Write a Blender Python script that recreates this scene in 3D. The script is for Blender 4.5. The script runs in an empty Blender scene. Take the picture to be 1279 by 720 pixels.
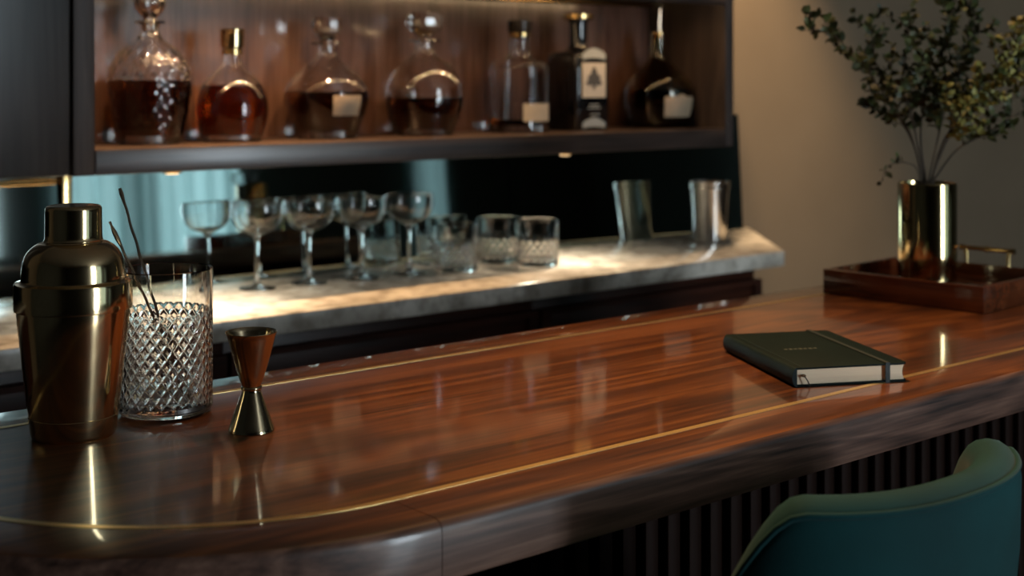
import bpy, bmesh, math, random
from mathutils import Vector, Matrix
random.seed(7)
sc = bpy.context.scene
C = sc.collection
PI = math.pi

# ------------------------------------------------------------------ camera, world, lights, exposure
FPX, HZ, CAMZ = 1700.0, 100.0, 1.41            # focal length in pixels, horizon row, eye height
TH = math.atan2(2040, 1700)
FW = Vector((math.cos(TH), math.sin(TH), 0)); RT = Vector((math.sin(TH), -math.cos(TH), 0))
cd = bpy.data.cameras.new('camera'); cam = bpy.data.objects.new('camera', cd); C.objects.link(cam)
cam.location = (0, 0, CAMZ); cam.rotation_euler = (PI/2, 0, math.atan2(-FW.x, FW.y))
cd.sensor_width = 36; cd.lens = 36*FPX/1279
cd.shift_y = -(360-HZ)/1279; cd.clip_start = .02
cd.dof.use_dof = True; cd.dof.focus_distance = 1.36; cd.dof.aperture_fstop = 5.0
sc.camera = cam

w = bpy.data.worlds.new('world'); sc.world = w; w.use_nodes = True
w.node_tree.nodes['Background'].inputs[0].default_value = (.55, .62, .7, 1)
w.node_tree.nodes['Background'].inputs[1].default_value = .02

def area(name, loc, aim, sx, sy, power, col, spread=PI):
    l = bpy.data.lights.new(name, 'AREA'); l.shape = 'RECTANGLE'; l.size = sx; l.size_y = sy
    l.energy = power; l.color = col; l.spread = spread
    o = bpy.data.objects.new(name, l); C.objects.link(o); o.location = loc
    o.rotation_euler = (Vector(aim)-Vector(loc)).to_track_quat('-Z', 'Y').to_euler()
    return o
def spot(name, loc, aim, ang, power, col, rad=.03, blend=.7):
    l = bpy.data.lights.new(name, 'SPOT'); l.energy = power; l.color = col; l.spot_size = math.radians(ang)
    l.spot_blend = blend; l.shadow_soft_size = rad
    o = bpy.data.objects.new(name, l); C.objects.link(o); o.location = loc
    o.rotation_euler = (Vector(aim)-Vector(loc)).to_track_quat('-Z', 'Y').to_euler()
    return o
WARM = (1.0, .60, .28); WARMER = (1.0, .50, .20); COOL = (.80, .92, 1.0)
# daylight behind the windows of the opposite wall
for nm, wx, ww, wz, wh, wp in (('bare', 2.32, .76, 1.33, 2.54, 112), ('sheer', 3.21, .42, 1.33, 2.54, 56), ('wide_sheer', 3.865, .59, 1.33, 2.54, 80), ('slit', 5.64, .24, .95, 1.78, 15)):
    area('window_%s_offscreen' % nm, (wx, -3.13, wz), (wx, 0, wz), ww, wh, wp, COOL)
# warm downlights in the ceiling: one washing the wall end, two over the bar
spot('ceiling_downlight_wall_offscreen', (2.31, 2.02, 2.66), (2.97, 2.38, .85), 42, 330, (1, .70, .40), .03, .9)
spot('ceiling_downlight_bar_offscreen', (1.25, 1.30, 2.66), (1.20, .98, 1.07), 50, 165, WARM, .05, .9)
spot('ceiling_downlight_tray_offscreen', (2.05, 1.20, 2.66), (2.0, 1.12, 1.07), 44, 34, WARM, .05, .9)

sc.view_settings.view_transform = 'Standard'; sc.view_settings.look = 'None'
sc.view_settings.exposure = 0.0; sc.view_settings.gamma = 1.0; sc.view_settings.use_curve_mapping = False
cy = sc.cycles
cy.max_bounces = 16; cy.transmission_bounces = 14; cy.glossy_bounces = 6; cy.diffuse_bounces = 4
cy.sample_clamp_indirect = 6; cy.caustics_refractive = True; cy.caustics_reflective = True; cy.blur_glossy = .3

def pix(x, y, z):                               # a pixel's ray down to the level z
    d = FPX*(CAMZ-z)/(y-HZ); p = FW*d + RT*((x-639.5)/FPX*d)
    return Vector((p.x, p.y, z))
def pixY(x, Y):                                 # a pixel column meets the plane at Y; returns X, depth
    l = (x-639.5)/FPX; d = Y/(FW.y+RT.y*l)
    return (FW.x+RT.x*l)*d, d

# ------------------------------------------------------------------ materials
MATS = {}
def nodes(name):
    m = bpy.data.materials.new(name); m.use_nodes = True; MATS[name] = m
    nt = m.node_tree; return m, nt, nt.nodes['Principled BSDF']
def plain(name, col, rough=.5, metal=0, spec=.5, coat=0, var=.0, vscale=20, bump=0, bscale=200, sheen=0, aniso=0):
    m, nt, b = nodes(name)
    b.inputs['Base Color'].default_value = (*col, 1); b.inputs['Roughness'].default_value = rough
    b.inputs['Metallic'].default_value = metal; b.inputs['Specular IOR Level'].default_value = spec
    b.inputs['Coat Weight'].default_value = coat; b.inputs['Coat Roughness'].default_value = .08
    b.inputs['Sheen Weight'].default_value = sheen; b.inputs['Anisotropic'].default_value = aniso
    tc = nt.nodes.new('ShaderNodeTexCoord')
    if var:
        n = nt.nodes.new('ShaderNodeTexNoise'); n.inputs['Scale'].default_value = vscale; n.inputs['Detail'].default_value = 5
        nt.links.new(tc.outputs['Object'], n.inputs['Vector'])
        r = nt.nodes.new('ShaderNodeValToRGB')
        r.color_ramp.elements[0].position = .3; r.color_ramp.elements[1].position = .7
        r.color_ramp.elements[0].color = (*[c*(1-var) for c in col], 1); r.color_ramp.elements[1].color = (*[min(1, c*(1+var)) for c in col], 1)
        nt.links.new(n.outputs['Fac'], r.inputs['Fac']); nt.links.new(r.outputs['Color'], b.inputs['Base Color'])
    if bump:
        n = nt.nodes.new('ShaderNodeTexNoise'); n.inputs['Scale'].default_value = bscale; n.inputs['Detail'].default_value = 3
        nt.links.new(tc.outputs['Object'], n.inputs['Vector'])
        bp = nt.nodes.new('ShaderNodeBump'); bp.inputs['Strength'].default_value = bump; bp.inputs['Distance'].default_value = .002
        nt.links.new(n.outputs['Fac'], bp.inputs['Height']); nt.links.new(bp.outputs['Normal'], b.inputs['Normal'])
    return m
def wood(name, dark, mid, light, axis=0, rough=.3, coat=.6, coat_rough=.1, rings=9.0, scale=1.0, metal=0.0, spec=.5):
    m, nt, b = nodes(name); L = nt.links.new; N = nt.nodes.new
    tc = N('ShaderNodeTexCoord')
    def mapping(along, across):
        mp = N('ShaderNodeMapping'); s = [across*scale]*3; s[axis] = along*scale
        mp.inputs['Scale'].default_value = s; L(tc.outputs['Object'], mp.inputs['Vector']); return mp
    n1 = N('ShaderNodeTexNoise'); n1.inputs['Scale'].default_value = 1; n1.inputs['Detail'].default_value = 3; n1.inputs['Distortion'].default_value = .6
    L(mapping(1.0, 8).outputs[0], n1.inputs['Vector'])
    mul = N('ShaderNodeMath'); mul.operation = 'MULTIPLY'; mul.inputs[1].default_value = rings*PI*2; L(n1.outputs['Fac'], mul.inputs[0])
    sn = N('ShaderNodeMath'); sn.operation = 'SINE'; L(mul.outputs[0], sn.inputs[0])
    n2 = N('ShaderNodeTexNoise'); n2.inputs['Scale'].default_value = 1; n2.inputs['Detail'].default_value = 6; n2.inputs['Roughness'].default_value = .65
    L(mapping(5, 150).outputs[0], n2.inputs['Vector'])
    n3 = N('ShaderNodeTexNoise'); n3.inputs['Scale'].default_value = 1; n3.inputs['Detail'].default_value = 3
    L(mapping(1.0, 15).outputs[0], n3.inputs['Vector'])
    a = N('ShaderNodeMath'); a.operation = 'MULTIPLY_ADD'; a.inputs[1].default_value = .075; L(sn.outputs[0], a.inputs[0])
    h = N('ShaderNodeMath'); h.operation = 'MULTIPLY'; h.inputs[1].default_value = .62; L(n2.outputs['Fac'], h.inputs[0]); L(h.outputs[0], a.inputs[2])
    a2 = N('ShaderNodeMath'); a2.operation = 'MULTIPLY_ADD'; a2.inputs[1].default_value = .42; L(n3.outputs['Fac'], a2.inputs[0]); L(a.outputs[0], a2.inputs[2])
    r = N('ShaderNodeValToRGB'); e = r.color_ramp.elements
    e[0].position = .30; e[0].color = (*dark, 1); e[1].position = .76; e[1].color = (*light, 1)
    k = r.color_ramp.elements.new(.52); k.color = (*mid, 1)
    L(a2.outputs[0], r.inputs['Fac']); L(r.outputs['Color'], b.inputs['Base Color'])
    b.inputs['Roughness'].default_value = rough; b.inputs['Coat Weight'].default_value = coat; b.inputs['Coat Roughness'].default_value = coat_rough
    b.inputs['Metallic'].default_value = metal; b.inputs['Specular IOR Level'].default_value = spec
    bp = N('ShaderNodeBump'); bp.inputs['Strength'].default_value = .06; bp.inputs['Distance'].default_value = .001
    L(n2.outputs['Fac'], bp.inputs['Height']); L(bp.outputs['Normal'], b.inputs['Normal'])
    return m
def glass(name, col=(1, 1, 1), ior=1.5, rough=0.0):
    m, nt, b = nodes(name)
    b.inputs['Base Color'].default_value = (*col, 1); b.inputs['Transmission Weight'].default_value = 1
    b.inputs['IOR'].default_value = ior; b.inputs['Roughness'].default_value = rough
    return m
def emit(name, col, s):
    m, nt, b = nodes(name)
    b.inputs['Base Color'].default_value = (.02, .02, .02, 1); b.inputs['Emission Color'].default_value = (*col, 1); b.inputs['Emission Strength'].default_value = s
    return m

wood('walnut_top', (.016, .0042, .0016), (.102, .030, .0075), (.26, .088, .021), 0, .34, .8, .065)
wood('walnut_cool_tint', (.016, .007, .005), (.100, .049, .034), (.22, .122, .085), 0, .42, .5, .14, scale=1.4)  # bar edge: the grey cast of cool daylight is mixed into the wood colour
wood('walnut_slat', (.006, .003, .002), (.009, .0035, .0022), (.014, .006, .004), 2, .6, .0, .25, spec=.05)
wood('cabinet_wood', (.014, .010, .009), (.040, .026, .021), (.075, .048, .038), 0, .36, .35, .2)
wood('cabinet_wood_upright', (.014, .010, .009), (.036, .025, .021), (.065, .045, .038), 2, .55, .0, .2, spec=.3)
wood('shelf_back', (.030, .014, .010), (.080, .041, .030), (.125, .072, .054), 2, .24, .45, .10, 3, 1.6)
wood('door_wood', (.010, .008, .0075), (.020, .016, .015), (.034, .028, .026), 2, .36, .35, .2)
wood('base_wood', (.010, .003, .0018), (.034, .009, .004), (.06, .016, .007), 0, .4, .08, .2, spec=.25)
wood('tray_wood', (.022, .006, .0025), (.095, .024, .008), (.17, .05, .017), 1, .25, .7, .1)
plain('brass', (.72, .50, .22), .20, 1, var=.08, vscale=60)
plain('brass_inlay', (.90, .64, .28), .36, 1, var=.05, vscale=60)
plain('antique_gold', (.76, .58, .33), .13, 1, var=.05, vscale=40)
plain('jigger_gold', (.62, .50, .32), .13, 1, var=.04, vscale=40)
plain('vase_gold', (.66, .50, .25), .10, 1, var=.05, vscale=30)
plain('steel', (.62, .60, .57), .16, 1, var=.04, vscale=40)
plain('dark_steel', (.55, .42, .31), .26, 1, var=.1, vscale=90)
plain('mirror', (.42, .52, .50), .025, 1, var=.03, vscale=3)
plain('dark_mirror', (.16, .20, .19), .04, 1, var=.03, vscale=3)
plain('plaster', (.165, .122, .080), .85, 0, .2, var=.10, vscale=2.2, bump=.15, bscale=60)
plain('dark_wall', (.070, .072, .062), .8, var=.1, vscale=3)
plain('ceiling_paint', (.22, .20, .18), .9, var=.05, vscale=3)
plain('floor_stone', (.07, .05, .038), .14, var=.2, vscale=4)
plain('velvet', (.003, .035, .037), .8, 0, .15, var=.28, vscale=9, sheen=.08, bump=.1, bscale=500)
plain('leather_green', (.0024, .0088, .0084), .65, 0, .12, var=.15, vscale=30, bump=.25, bscale=700)
plain('elastic', (.006, .014, .014), .6, bump=.2, bscale=900)
plain('spine_leather', (.004, .013, .013), .6, 0, .2, var=.15, vscale=30, bump=.2, bscale=700)
plain('emboss', (.055, .062, .045), .42)
plain('black_metal', (.012, .011, .010), .3, .6, var=.1, vscale=30)
plain('black_glass', (.004, .004, .005), .07, 0, .5, coat=.6, var=.1, vscale=20)
plain('black_cap', (.012, .010, .009), .25, var=.1, vscale=30)
plain('label_cream', (.33, .29, .235), .7, var=.06, vscale=60)
plain('label_tan', (.27, .20, .13), .65, var=.08, vscale=60)
plain('label_ink', (.035, .032, .03), .7, var=.1, vscale=60)
plain('label_silver', (.22, .23, .22), .5, var=.06, vscale=60)
plain('ribbon', (.03, .018, .012), .6, var=.1, vscale=80)
plain('stem_bark', (.045, .030, .016), .7, var=.2, vscale=60)
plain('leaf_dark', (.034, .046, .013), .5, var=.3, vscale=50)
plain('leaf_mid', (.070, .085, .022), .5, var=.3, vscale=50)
plain('leaf_lit_tone', (.30, .28, .075), .5, var=.3, vscale=50)  # warm light on these leaves is put into their paler colour
glass('clear_glass'); glass('crystal', (1, .985, .965), 1.54)
glass('amber_spirit', (.085, .014, .0015), 1.36); glass('red_spirit', (.17, .022, .002), 1.36); glass('dark_spirit', (.06, .012, .002), 1.36)
glass('olive_glass', (.62, .50, .30), 1.5)
emit('led', (1, .68, .36), 14); emit('puck_lens', (1, .70, .38), 4)
# paper edges of a closed notebook: thin page lines
m, nt, b = nodes('pages')
tc = nt.nodes.new('ShaderNodeTexCoord'); mp = nt.nodes.new('ShaderNodeMapping'); mp.inputs['Scale'].default_value = (3, 3, 900)
nn = nt.nodes.new('ShaderNodeTexNoise'); nn.inputs['Scale'].default_value = 1; rr = nt.nodes.new('ShaderNodeValToRGB')
rr.color_ramp.elements[0].color = (.78, .60, .42, 1); rr.color_ramp.elements[1].color = (.97, .80, .56, 1)
nt.links.new(tc.outputs['Object'], mp.inputs['Vector']); nt.links.new(mp.outputs[0], nn.inputs['Vector'])
nt.links.new(nn.outputs['Fac'], rr.inputs['Fac']); nt.links.new(rr.outputs['Color'], b.inputs['Base Color']); b.inputs['Roughness'].default_value = .8
# marble: warm grey stone with veins
m, nt, b = nodes('marble'); L = nt.links.new
tc = nt.nodes.new('ShaderNodeTexCoord')
n1 = nt.nodes.new('ShaderNodeTexNoise'); n1.inputs['Scale'].default_value = 5; n1.inputs['Detail'].default_value = 8; n1.inputs['Distortion'].default_value = 1.6
n2 = nt.nodes.new('ShaderNodeTexNoise'); n2.inputs['Scale'].default_value = 38; n2.inputs['Detail'].default_value = 5
L(tc.outputs['Object'], n1.inputs['Vector']); L(tc.outputs['Object'], n2.inputs['Vector'])
r1 = nt.nodes.new('ShaderNodeValToRGB'); e = r1.color_ramp.elements
e[0].position = .38; e[0].color = (.36, .32, .27, 1); e[1].position = .60; e[1].color = (.62, .57, .50, 1)
v = e.new(.50); v.color = (.54, .49, .42, 1)
r2 = nt.nodes.new('ShaderNodeValToRGB'); e = r2.color_ramp.elements
e[0].position = .33; e[0].color = (.62, .60, .58, 1); e[1].position = .56; e[1].color = (1, 1, 1, 1)
mx = nt.nodes.new('ShaderNodeMix'); mx.data_type = 'RGBA'; mx.blend_type = 'MULTIPLY'; mx.inputs['Factor'].default_value = 1
L(n1.outputs['Fac'], r1.inputs['Fac']); L(n2.outputs['Fac'], r2.inputs['Fac']); L(r1.outputs['Color'], mx.inputs['A']); L(r2.outputs['Color'], mx.inputs['B'])
L(mx.outputs['Result'], b.inputs['Base Color']); b.inputs['Roughness'].default_value = .2
# sheer teal curtain: thin cloth that lets daylight through
m = bpy.data.materials.new('sheer_curtain'); m.use_nodes = True; MATS['sheer_curtain'] = m; nt = m.node_tree
out = nt.nodes['Material Output']; nt.nodes.remove(nt.nodes['Principled BSDF'])
t = nt.nodes.new('ShaderNodeBsdfTranslucent'); t.inputs[0].default_value = (.080, .100, .101, 1)
df = nt.nodes.new('ShaderNodeBsdfDiffuse'); df.inputs[0].default_value = (.16, .26, .26, 1)
mxs = nt.nodes.new('ShaderNodeAddShader'); nt.links.new(t.outputs[0], mxs.inputs[0]); nt.links.new(df.outputs[0], mxs.inputs[1]); nt.links.new(mxs.outputs[0], out.inputs['Surface'])

# ------------------------------------------------------------------ mesh helpers
class MB:
    def __init__(s): s.v = []; s.f = []
    def add(s, vs, fs):
        o = len(s.v); s.v += [tuple(p) for p in vs]; s.f += [tuple(i+o for i in f) for f in fs]; return s
    def box(s, x0, x1, y0, y1, z0, z1):
        vs = [(x, y, z) for z in (z0, z1) for y in (y0, y1) for x in (x0, x1)]
        return s.add(vs, [(0, 2, 3, 1), (4, 5, 7, 6), (0, 1, 5, 4), (2, 6, 7, 3), (0, 4, 6, 2), (1, 3, 7, 5)])
    def rows(s, rows, closed=True, cap0=False, cap1=False):     # a grid of rings
        n = len(rows[0]); vs = [p for r in rows for p in r]; fs = []
        for i in range(len(rows)-1):
            for j in range(n if closed else n-1):
                k = (j+1) % n; fs.append((i*n+j, i*n+k, (i+1)*n+k, (i+1)*n+j))
        if cap0: fs.append(tuple(reversed(range(n))))
        if cap1: fs.append(tuple(range((len(rows)-1)*n, len(rows)*n)))
        return s.add(vs, fs)
    def lathe(s, prof, seg=48, rmod=None, squash=None):
        rows = []
        for i, (r, z) in enumerate(prof):
            row = []
            for j in range(seg):
                a = 2*PI*j/seg; rr = r if rmod is None else r-rmod(a, z, i)
                row.append((rr*math.cos(a), rr*math.sin(a), z))
            rows.append(row)
        return s.rows(rows, True, prof[0][0] > 1e-5, prof[-1][0] > 1e-5)
    def tube(s, pts, rad, seg=8, caps=True):
        pts = [Vector(p) for p in pts]; n = len(pts); rows = []; up = Vector((0, 0, 1))
        t0 = (pts[1]-pts[0]).normalized(); nrm = t0.orthogonal().normalized()
        for i, p in enumerate(pts):
            t = (pts[min(i+1, n-1)]-pts[max(i-1, 0)]).normalized()
            nrm = (nrm-t*nrm.dot(t)).normalized(); bn = t.cross(nrm)
            r = rad(i/(n-1)) if callable(rad) else rad
            rows.append([p+(nrm*math.cos(2*PI*j/seg)+bn*math.sin(2*PI*j/seg))*r for j in range(seg)])
        return s.rows(rows, True, caps, caps)
    def build(s, name, mat, parent=None, smooth=35, bevel=0, loc=None, segs=2):
        me = bpy.data.meshes.new(name); me.from_pydata(s.v, [], s.f)
        bm = bmesh.new(); bm.from_mesh(me)
        bmesh.ops.remove_doubles(bm, verts=bm.verts, dist=1e-6)
        bmesh.ops.recalc_face_normals(bm, faces=bm.faces)
        if bevel:
            es = [e for e in bm.edges if len(e.link_faces) == 2 and e.calc_face_angle(0) > .6]
            bmesh.ops.bevel(bm, geom=es, offset=bevel, segments=segs, affect='EDGES', profile=.5, clamp_overlap=True)
        bm.to_mesh(me); bm.free()
        if smooth:
            for p in me.polygons: p.use_smooth = True
            me.set_sharp_from_angle(angle=math.radians(smooth))
        me.materials.append(MATS[mat])
        o = bpy.data.objects.new(name, me); C.objects.link(o)
        if parent: o.parent = parent
        if loc: o.location = loc
        return o
def tag(o, label, cat, group=None):
    o['label'] = label; o['category'] = cat
    if group: o['group'] = group
    return o
def thing(name, label, cat, loc=(0, 0, 0), rz=0, group=None):
    o = bpy.data.objects.new(name, None); C.objects.link(o); o.location = loc; o.rotation_euler = (0, 0, rz)
    o.empty_display_size = .05
    return tag(o, label, cat, group)
def struct(o): o['kind'] = 'structure'; return o
def box(name, mat, x0, x1, y0, y1, z0, z1, parent=None, bevel=.0, smooth=35):
    return MB().box(x0, x1, y0, y1, z0, z1).build(name, mat, parent, smooth, bevel)
def copy_tree(o, parent=None):
    c = o.copy(); C.objects.link(c); c.parent = parent
    for ch in list(o.children): copy_tree(ch, c)
    return c
def smoothp(pts, n=60):                          # Catmull-Rom through profile points
    P = [Vector((*p, 0)) if len(p) == 2 else Vector(p) for p in pts]; out = []; m = len(P)-1
    for i in range(m):
        p0, p1, p2, p3 = P[max(i-1, 0)], P[i], P[i+1], P[min(i+2, m)]
        k = max(2, n//m)
        for j in range(k):
            t = j/k
            out.append(.5*((2*p1)+(p2-p0)*t+(2*p0-5*p1+4*p2-p3)*t*t+(3*p1-p0-3*p2+p3)*t**3))
    out.append(P[-1])
    return [tuple(q[:len(pts[0])]) for q in out]

# ------------------------------------------------------------------ the room
WY = 2.38; BARZ = 1.07; MZ = 1.02
XL, XR, YB, CEIL = -2.6, 7.2, -3.0, 2.70
struct(box('floor', 'floor_stone', XL-.1, XR+.1, YB-.15, WY+.15, -.1, 0))
struct(box('ceiling', 'ceiling_paint', XL-.1, XR+.1, YB-.15, WY+.15, CEIL, CEIL+.1))
struct(box('wall_back', 'plaster', XL-.1, XR+.1, WY, WY+.15, 0, CEIL))
struct(box('wall_left', 'dark_wall', XL-.1, XL, YB, WY, 0, CEIL))
struct(box('wall_right', 'dark_wall', XR, XR+.1, YB, WY, 0, CEIL))
wins = [(1.94, 2.70, .06, 0, 2.6), (3.00, 3.42, .06, 1, 2.6), (3.57, 4.16, .06, 1, 2.6), (5.52, 5.76, .06, 1, 1.84)]
mb = MB(); x = XL-.1
for a, b, z0, _, z1 in wins:
    mb.box(x, a, YB-.15, YB, 0, CEIL)
    mb.box(a, b, YB-.15, YB, 0, z0); mb.box(a, b, YB-.15, YB, z1, CEIL); x = b
mb.box(x, XR+.1, YB-.15, YB, 0, CEIL)
struct(mb.build('wall_front', 'dark_wall', None, 0))
cl_ = {1: 'pale teal full-length sheer curtain beside the bare window', 2: 'widest pale teal full-length sheer curtain', 3: 'narrow pale teal sheer curtain across the slit window'}
for i, (a, b, z0, sheer, z1) in enumerate(wins):
    f = struct(MB().box(a, a+.03, YB-.1, YB-.04, z0, z1).box(b-.03, b, YB-.1, YB-.04, z0, z1)
               .box(a+.03, b-.03, YB-.1, YB-.04, z0, z0+.03).box(a+.03, b-.03, YB-.1, YB-.04, z1-.03, z1)
               .box((a+b)/2-.01, (a+b)/2+.01, YB-.1, YB-.04, z0+.03, z1-.03).build('window_%d' % (i+1), 'dark_wall', None, 0))
    if not sheer: continue
    n = max(8, int((b-a)/.012)); pts = []
    for j in range(n+1):
        x = a-.125+(b-a+.145)*j/n; pts.append((x, YB+.07+.022*math.sin(x*46+i)+.012*math.sin(x*91+1)))
    mb = MB().rows([[(px, py, z) for px, py in pts] for z in (.015, z1*.35, z1*.7, z1+.04)], False)
    c = mb.build('sheer_curtain', 'sheer_curtain', None, 60)
    tag(c, cl_[i], 'curtain', 'sheer curtains on the tall windows')
    MB().tube([(a-.05, YB+.07, z1+.05), (b+.05, YB+.07, z1+.05)], .008, 8).build('curtain_rod', 'brass', c)

# ------------------------------------------------------------------ bar counter
YF, YK, XB0, XB1 = .84, 1.41, .265, 2.20
RF, RBK, TK = .365, .20, .050
def bar_path(inset, n=28):
    pts = []
    for k in range(13): pts.append((XB1-(XB1-(XB0+RF))*k/12, YF+inset))
    for k in range(1, n+1):
        a = PI/2*k/n; r = RF-inset; pts.append((XB0+RF-r*math.sin(a), YF+RF-r*math.cos(a)))
    for k in range(n+1):
        a = PI/2*k/n; r = RBK-inset; pts.append((XB0+RBK-r*math.cos(a), YK-RBK+r*math.sin(a)))
    for k in range(1, 13): pts.append((XB0+RBK+(XB1-XB0-RBK)*k/12, YK-inset))
    return pts
bar = thing('bar_counter', 'long polished walnut bar with rounded end and brass inlay line', 'bar counter', (0, 0, 0))
INL = .0655
er = .009
cross = [(INL, BARZ), (er, BARZ)]+[(er-er*math.sin(a), BARZ-er+er*math.cos(a)) for a in (PI/12, PI/6, PI/4, PI/3, 5*PI/12, PI/2)]
cross += [(0, BARZ-TK+.006), (.0018, BARZ-TK+.0018), (.006, BARZ-TK), (INL, BARZ-TK)]
cross_top = [(INL, BARZ), (er, BARZ), (er-er*math.sin(PI/6), BARZ-er+er*math.cos(PI/6)), (er, BARZ-er), (.020, BARZ-.014), (INL, BARZ-.014)]
cross_face = [(er-er*math.sin(PI/6), BARZ-er+er*math.cos(PI/6))]+[(er-er*math.sin(a), BARZ-er+er*math.cos(a)) for a in (PI/4, PI/3, 5*PI/12, PI/2)]
cross_face += [(0, BARZ-TK+.006), (.0018, BARZ-TK+.0018), (.006, BARZ-TK), (INL, BARZ-TK), (INL, BARZ-.014), (.020, BARZ-.014), (er, BARZ-er)]
def sweep(i0, i1, gap0=0., gap1=0., cross=cross):
    paths = [bar_path(c[0]) for c in cross]; rows = []
    for i in range(i0, i1+1): rows.append([(paths[k][i][0], paths[k][i][1], cross[k][1]) for k in range(len(cross))])
    if gap0: rows[0] = [(p[0]-gap0, p[1], p[2]) for p in rows[0]]
    if gap1: rows[-1] = [(p[0]+gap1, p[1], p[2]) for p in rows[-1]]
    return MB().rows(rows, True, True, True)
NP = len(bar_path(0)); n1 = 12; n2 = 12+28+29
for cr, nm, mt in ((cross_top, 'edge_border', 'walnut_top'), (cross_face, 'edge_fascia', 'walnut_cool_tint')):
    sweep(0, n1, 0, .0004, cr).build(nm, mt, bar, 40)
    sweep(n1, n2, .0004, 0, cr).build(nm, mt, bar, 40)
    sweep(n2, NP-1, 0, 0, cr).build(nm, mt, bar, 40)
# inlay line and the field it frames
pa, pb = bar_path(INL), bar_path(INL+.0072)
MB().rows([[(p[0], p[1], BARZ-.004), (p[0], p[1], BARZ+.0004), (q[0], q[1], BARZ+.0004), (q[0], q[1], BARZ-.004)] for p, q in zip(pa, pb)], True, True, True).build('brass_inlay', 'brass_inlay', bar, 40)
fld = MB(); n = len(pb)
fld.add([(p[0], p[1], BARZ) for p in pb]+[(p[0], p[1], BARZ-TK) for p in pb], [tuple(range(n)), tuple(range(2*n-1, n-1, -1))]+[(i, (i+1) % n, (i+1) % n+n, i+n) for i in range(n)])
fld.build('top_field', 'walnut_top', bar, 20)
PX0, PX1, PY = .55, 2.16, 1.085
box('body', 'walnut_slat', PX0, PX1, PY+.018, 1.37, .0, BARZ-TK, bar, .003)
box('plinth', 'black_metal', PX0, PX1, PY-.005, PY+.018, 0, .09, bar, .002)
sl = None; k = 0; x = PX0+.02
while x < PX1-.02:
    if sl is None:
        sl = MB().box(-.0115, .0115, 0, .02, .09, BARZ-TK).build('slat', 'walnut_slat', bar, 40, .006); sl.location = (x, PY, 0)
    else:
        c = sl.copy(); C.objects.link(c); c.location = (x, PY, 0)
    x += .0362; k += 1

# ------------------------------------------------------------------ back counter
MX1 = 2.463; MYF = 1.985
mw = [(-.6, MYF), (MX1, MYF), (2.80, WY), (-.6, WY)]
mslab = tag(MB().rows([[(x, y, z) for x, y in mw] for z in (MZ-.034, MZ)], True, True, True).build('marble_worktop', 'marble', None, 35, .003), 'pale veined marble worktop on the back counter', 'worktop')
ubounds = [(-.56, .28), (.28, 1.08), (1.08, 1.76), (1.76, 2.435)]
bl = ['dark red-brown base cabinet at the left end of the marble worktop', 'dark red-brown base cabinet under the marble behind the cocktail shaker', 'dark red-brown base cabinet under the coupe glasses', 'dark red-brown base cabinet at the wall end, under the steel tin']
bl[0] = 'dark red-brown base cabinet farthest from the steel tin under the marble'
for i, (a, b) in enumerate(ubounds):
    t = thing('base_cabinet', bl[i], 'cabinet', (a, 2.03, 0), 0, 'base cabinets under the marble worktop'); W = b-a
    box('body', 'base_wood', 0.001, W-.001, .02, .345, 0.0, MZ-.034, t, .001)
    dr = box('drawer_front', 'base_wood', .004, W-.004, 0, .02, .80, .955, t, .002)
    MB().box(.03, W-.03, -.006, 0, .945, .955).box(.03, W-.03, -.006, 0, .80, .812).box(.004, .03, -.006, 0, .80, .955).box(W-.03, W-.004, -.006, 0, .80, .955).build('frame', 'base_wood', dr, 0)
    d = box('door', 'base_wood', .004, W-.004, 0, .02, .10, .794, t, .002)
    MB().tube([(W/2-.06, -.02, .76), (W/2+.06, -.02, .76)], .005, 8).box(W/2-.052, W/2-.046, -.02, 0, .757, .763).box(W/2+.046, W/2+.052, -.02, 0, .757, .763).build('handle', 'brass', d)
# mirror backsplash
UZ0, UZ1, UZT = 1.256, 1.297, 1.60           # shelf underside, shelf top, underside of the top board
def tilted(name, mat, x0, x1, z1):                # panels lean back a little toward their top
    return MB().add([(x0, 0, 0), (x1, 0, 0), (x1, -.031, 0), (x0, -.031, 0), (x0, 0, z1), (x1, 0, z1), (x1, -.013, z1), (x0, -.013, z1)],
                    [(0, 1, 2, 3), (4, 7, 6, 5), (0, 4, 5, 1), (1, 5, 6, 2), (2, 6, 7, 3), (3, 7, 4, 0)]).build(name, mat, bs, 0)
bs = thing('mirror_backsplash', 'smoked mirror backsplash panels between marble and wall cabinets', 'mirror', (0, WY, MZ))
tilted('mirror_panel', 'mirror', .945, 1.955, .30)
tilted('mirror_panel', 'mirror', 1.957, 2.745, .30)
tilted('framed_panel', 'dark_mirror', -.6, .925, .30)
box('brass_trim', 'brass', .926, .944, -.033, 0, 0, UZ0-MZ+.05, bs, .001)
box('brass_trim', 'brass', -.6, .926, -.024, 0, .206, .217, bs, .001)

# ------------------------------------------------------------------ wall cabinets
CF = 2.11; CT = 2.26; CX0, CX1 = .850, 2.432
oc = thing('open_wall_cabinet', 'open walnut wall shelf cabinet holding the row of decanters', 'cabinet', (CX0, WY, UZ0))
D0 = CF-WY; W = CX1-CX0
box('shelf_board', 'cabinet_wood', .037, W-.028, D0, -.018, 0, UZ1-UZ0, oc, .0015)
box('stile', 'cabinet_wood_upright', 0, .036, D0, 0, 0, CT-UZ0, oc, .0015)
box('stile', 'cabinet_wood_upright', W-.027, W, D0, 0, 0, CT-UZ0, oc, .0015)
bk = box('back_panel', 'shelf_back', .036, W-.027, -.018, -.0, .0, UZT-UZ0+.02, oc, 0)
box('top_board', 'cabinet_wood', .037, W-.028, D0, -.0, UZT-UZ0, UZT-UZ0+.03, oc, .0015)
box('upper_door', 'cabinet_wood_upright', .037, W/2-.001, D0, D0+.02, UZT-UZ0+.032, CT-UZ0, oc, .0015)
box('upper_door', 'cabinet_wood_upright', W/2+.001, W-.028, D0, D0+.02, UZT-UZ0+.032, CT-UZ0, oc, .0015)
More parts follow.
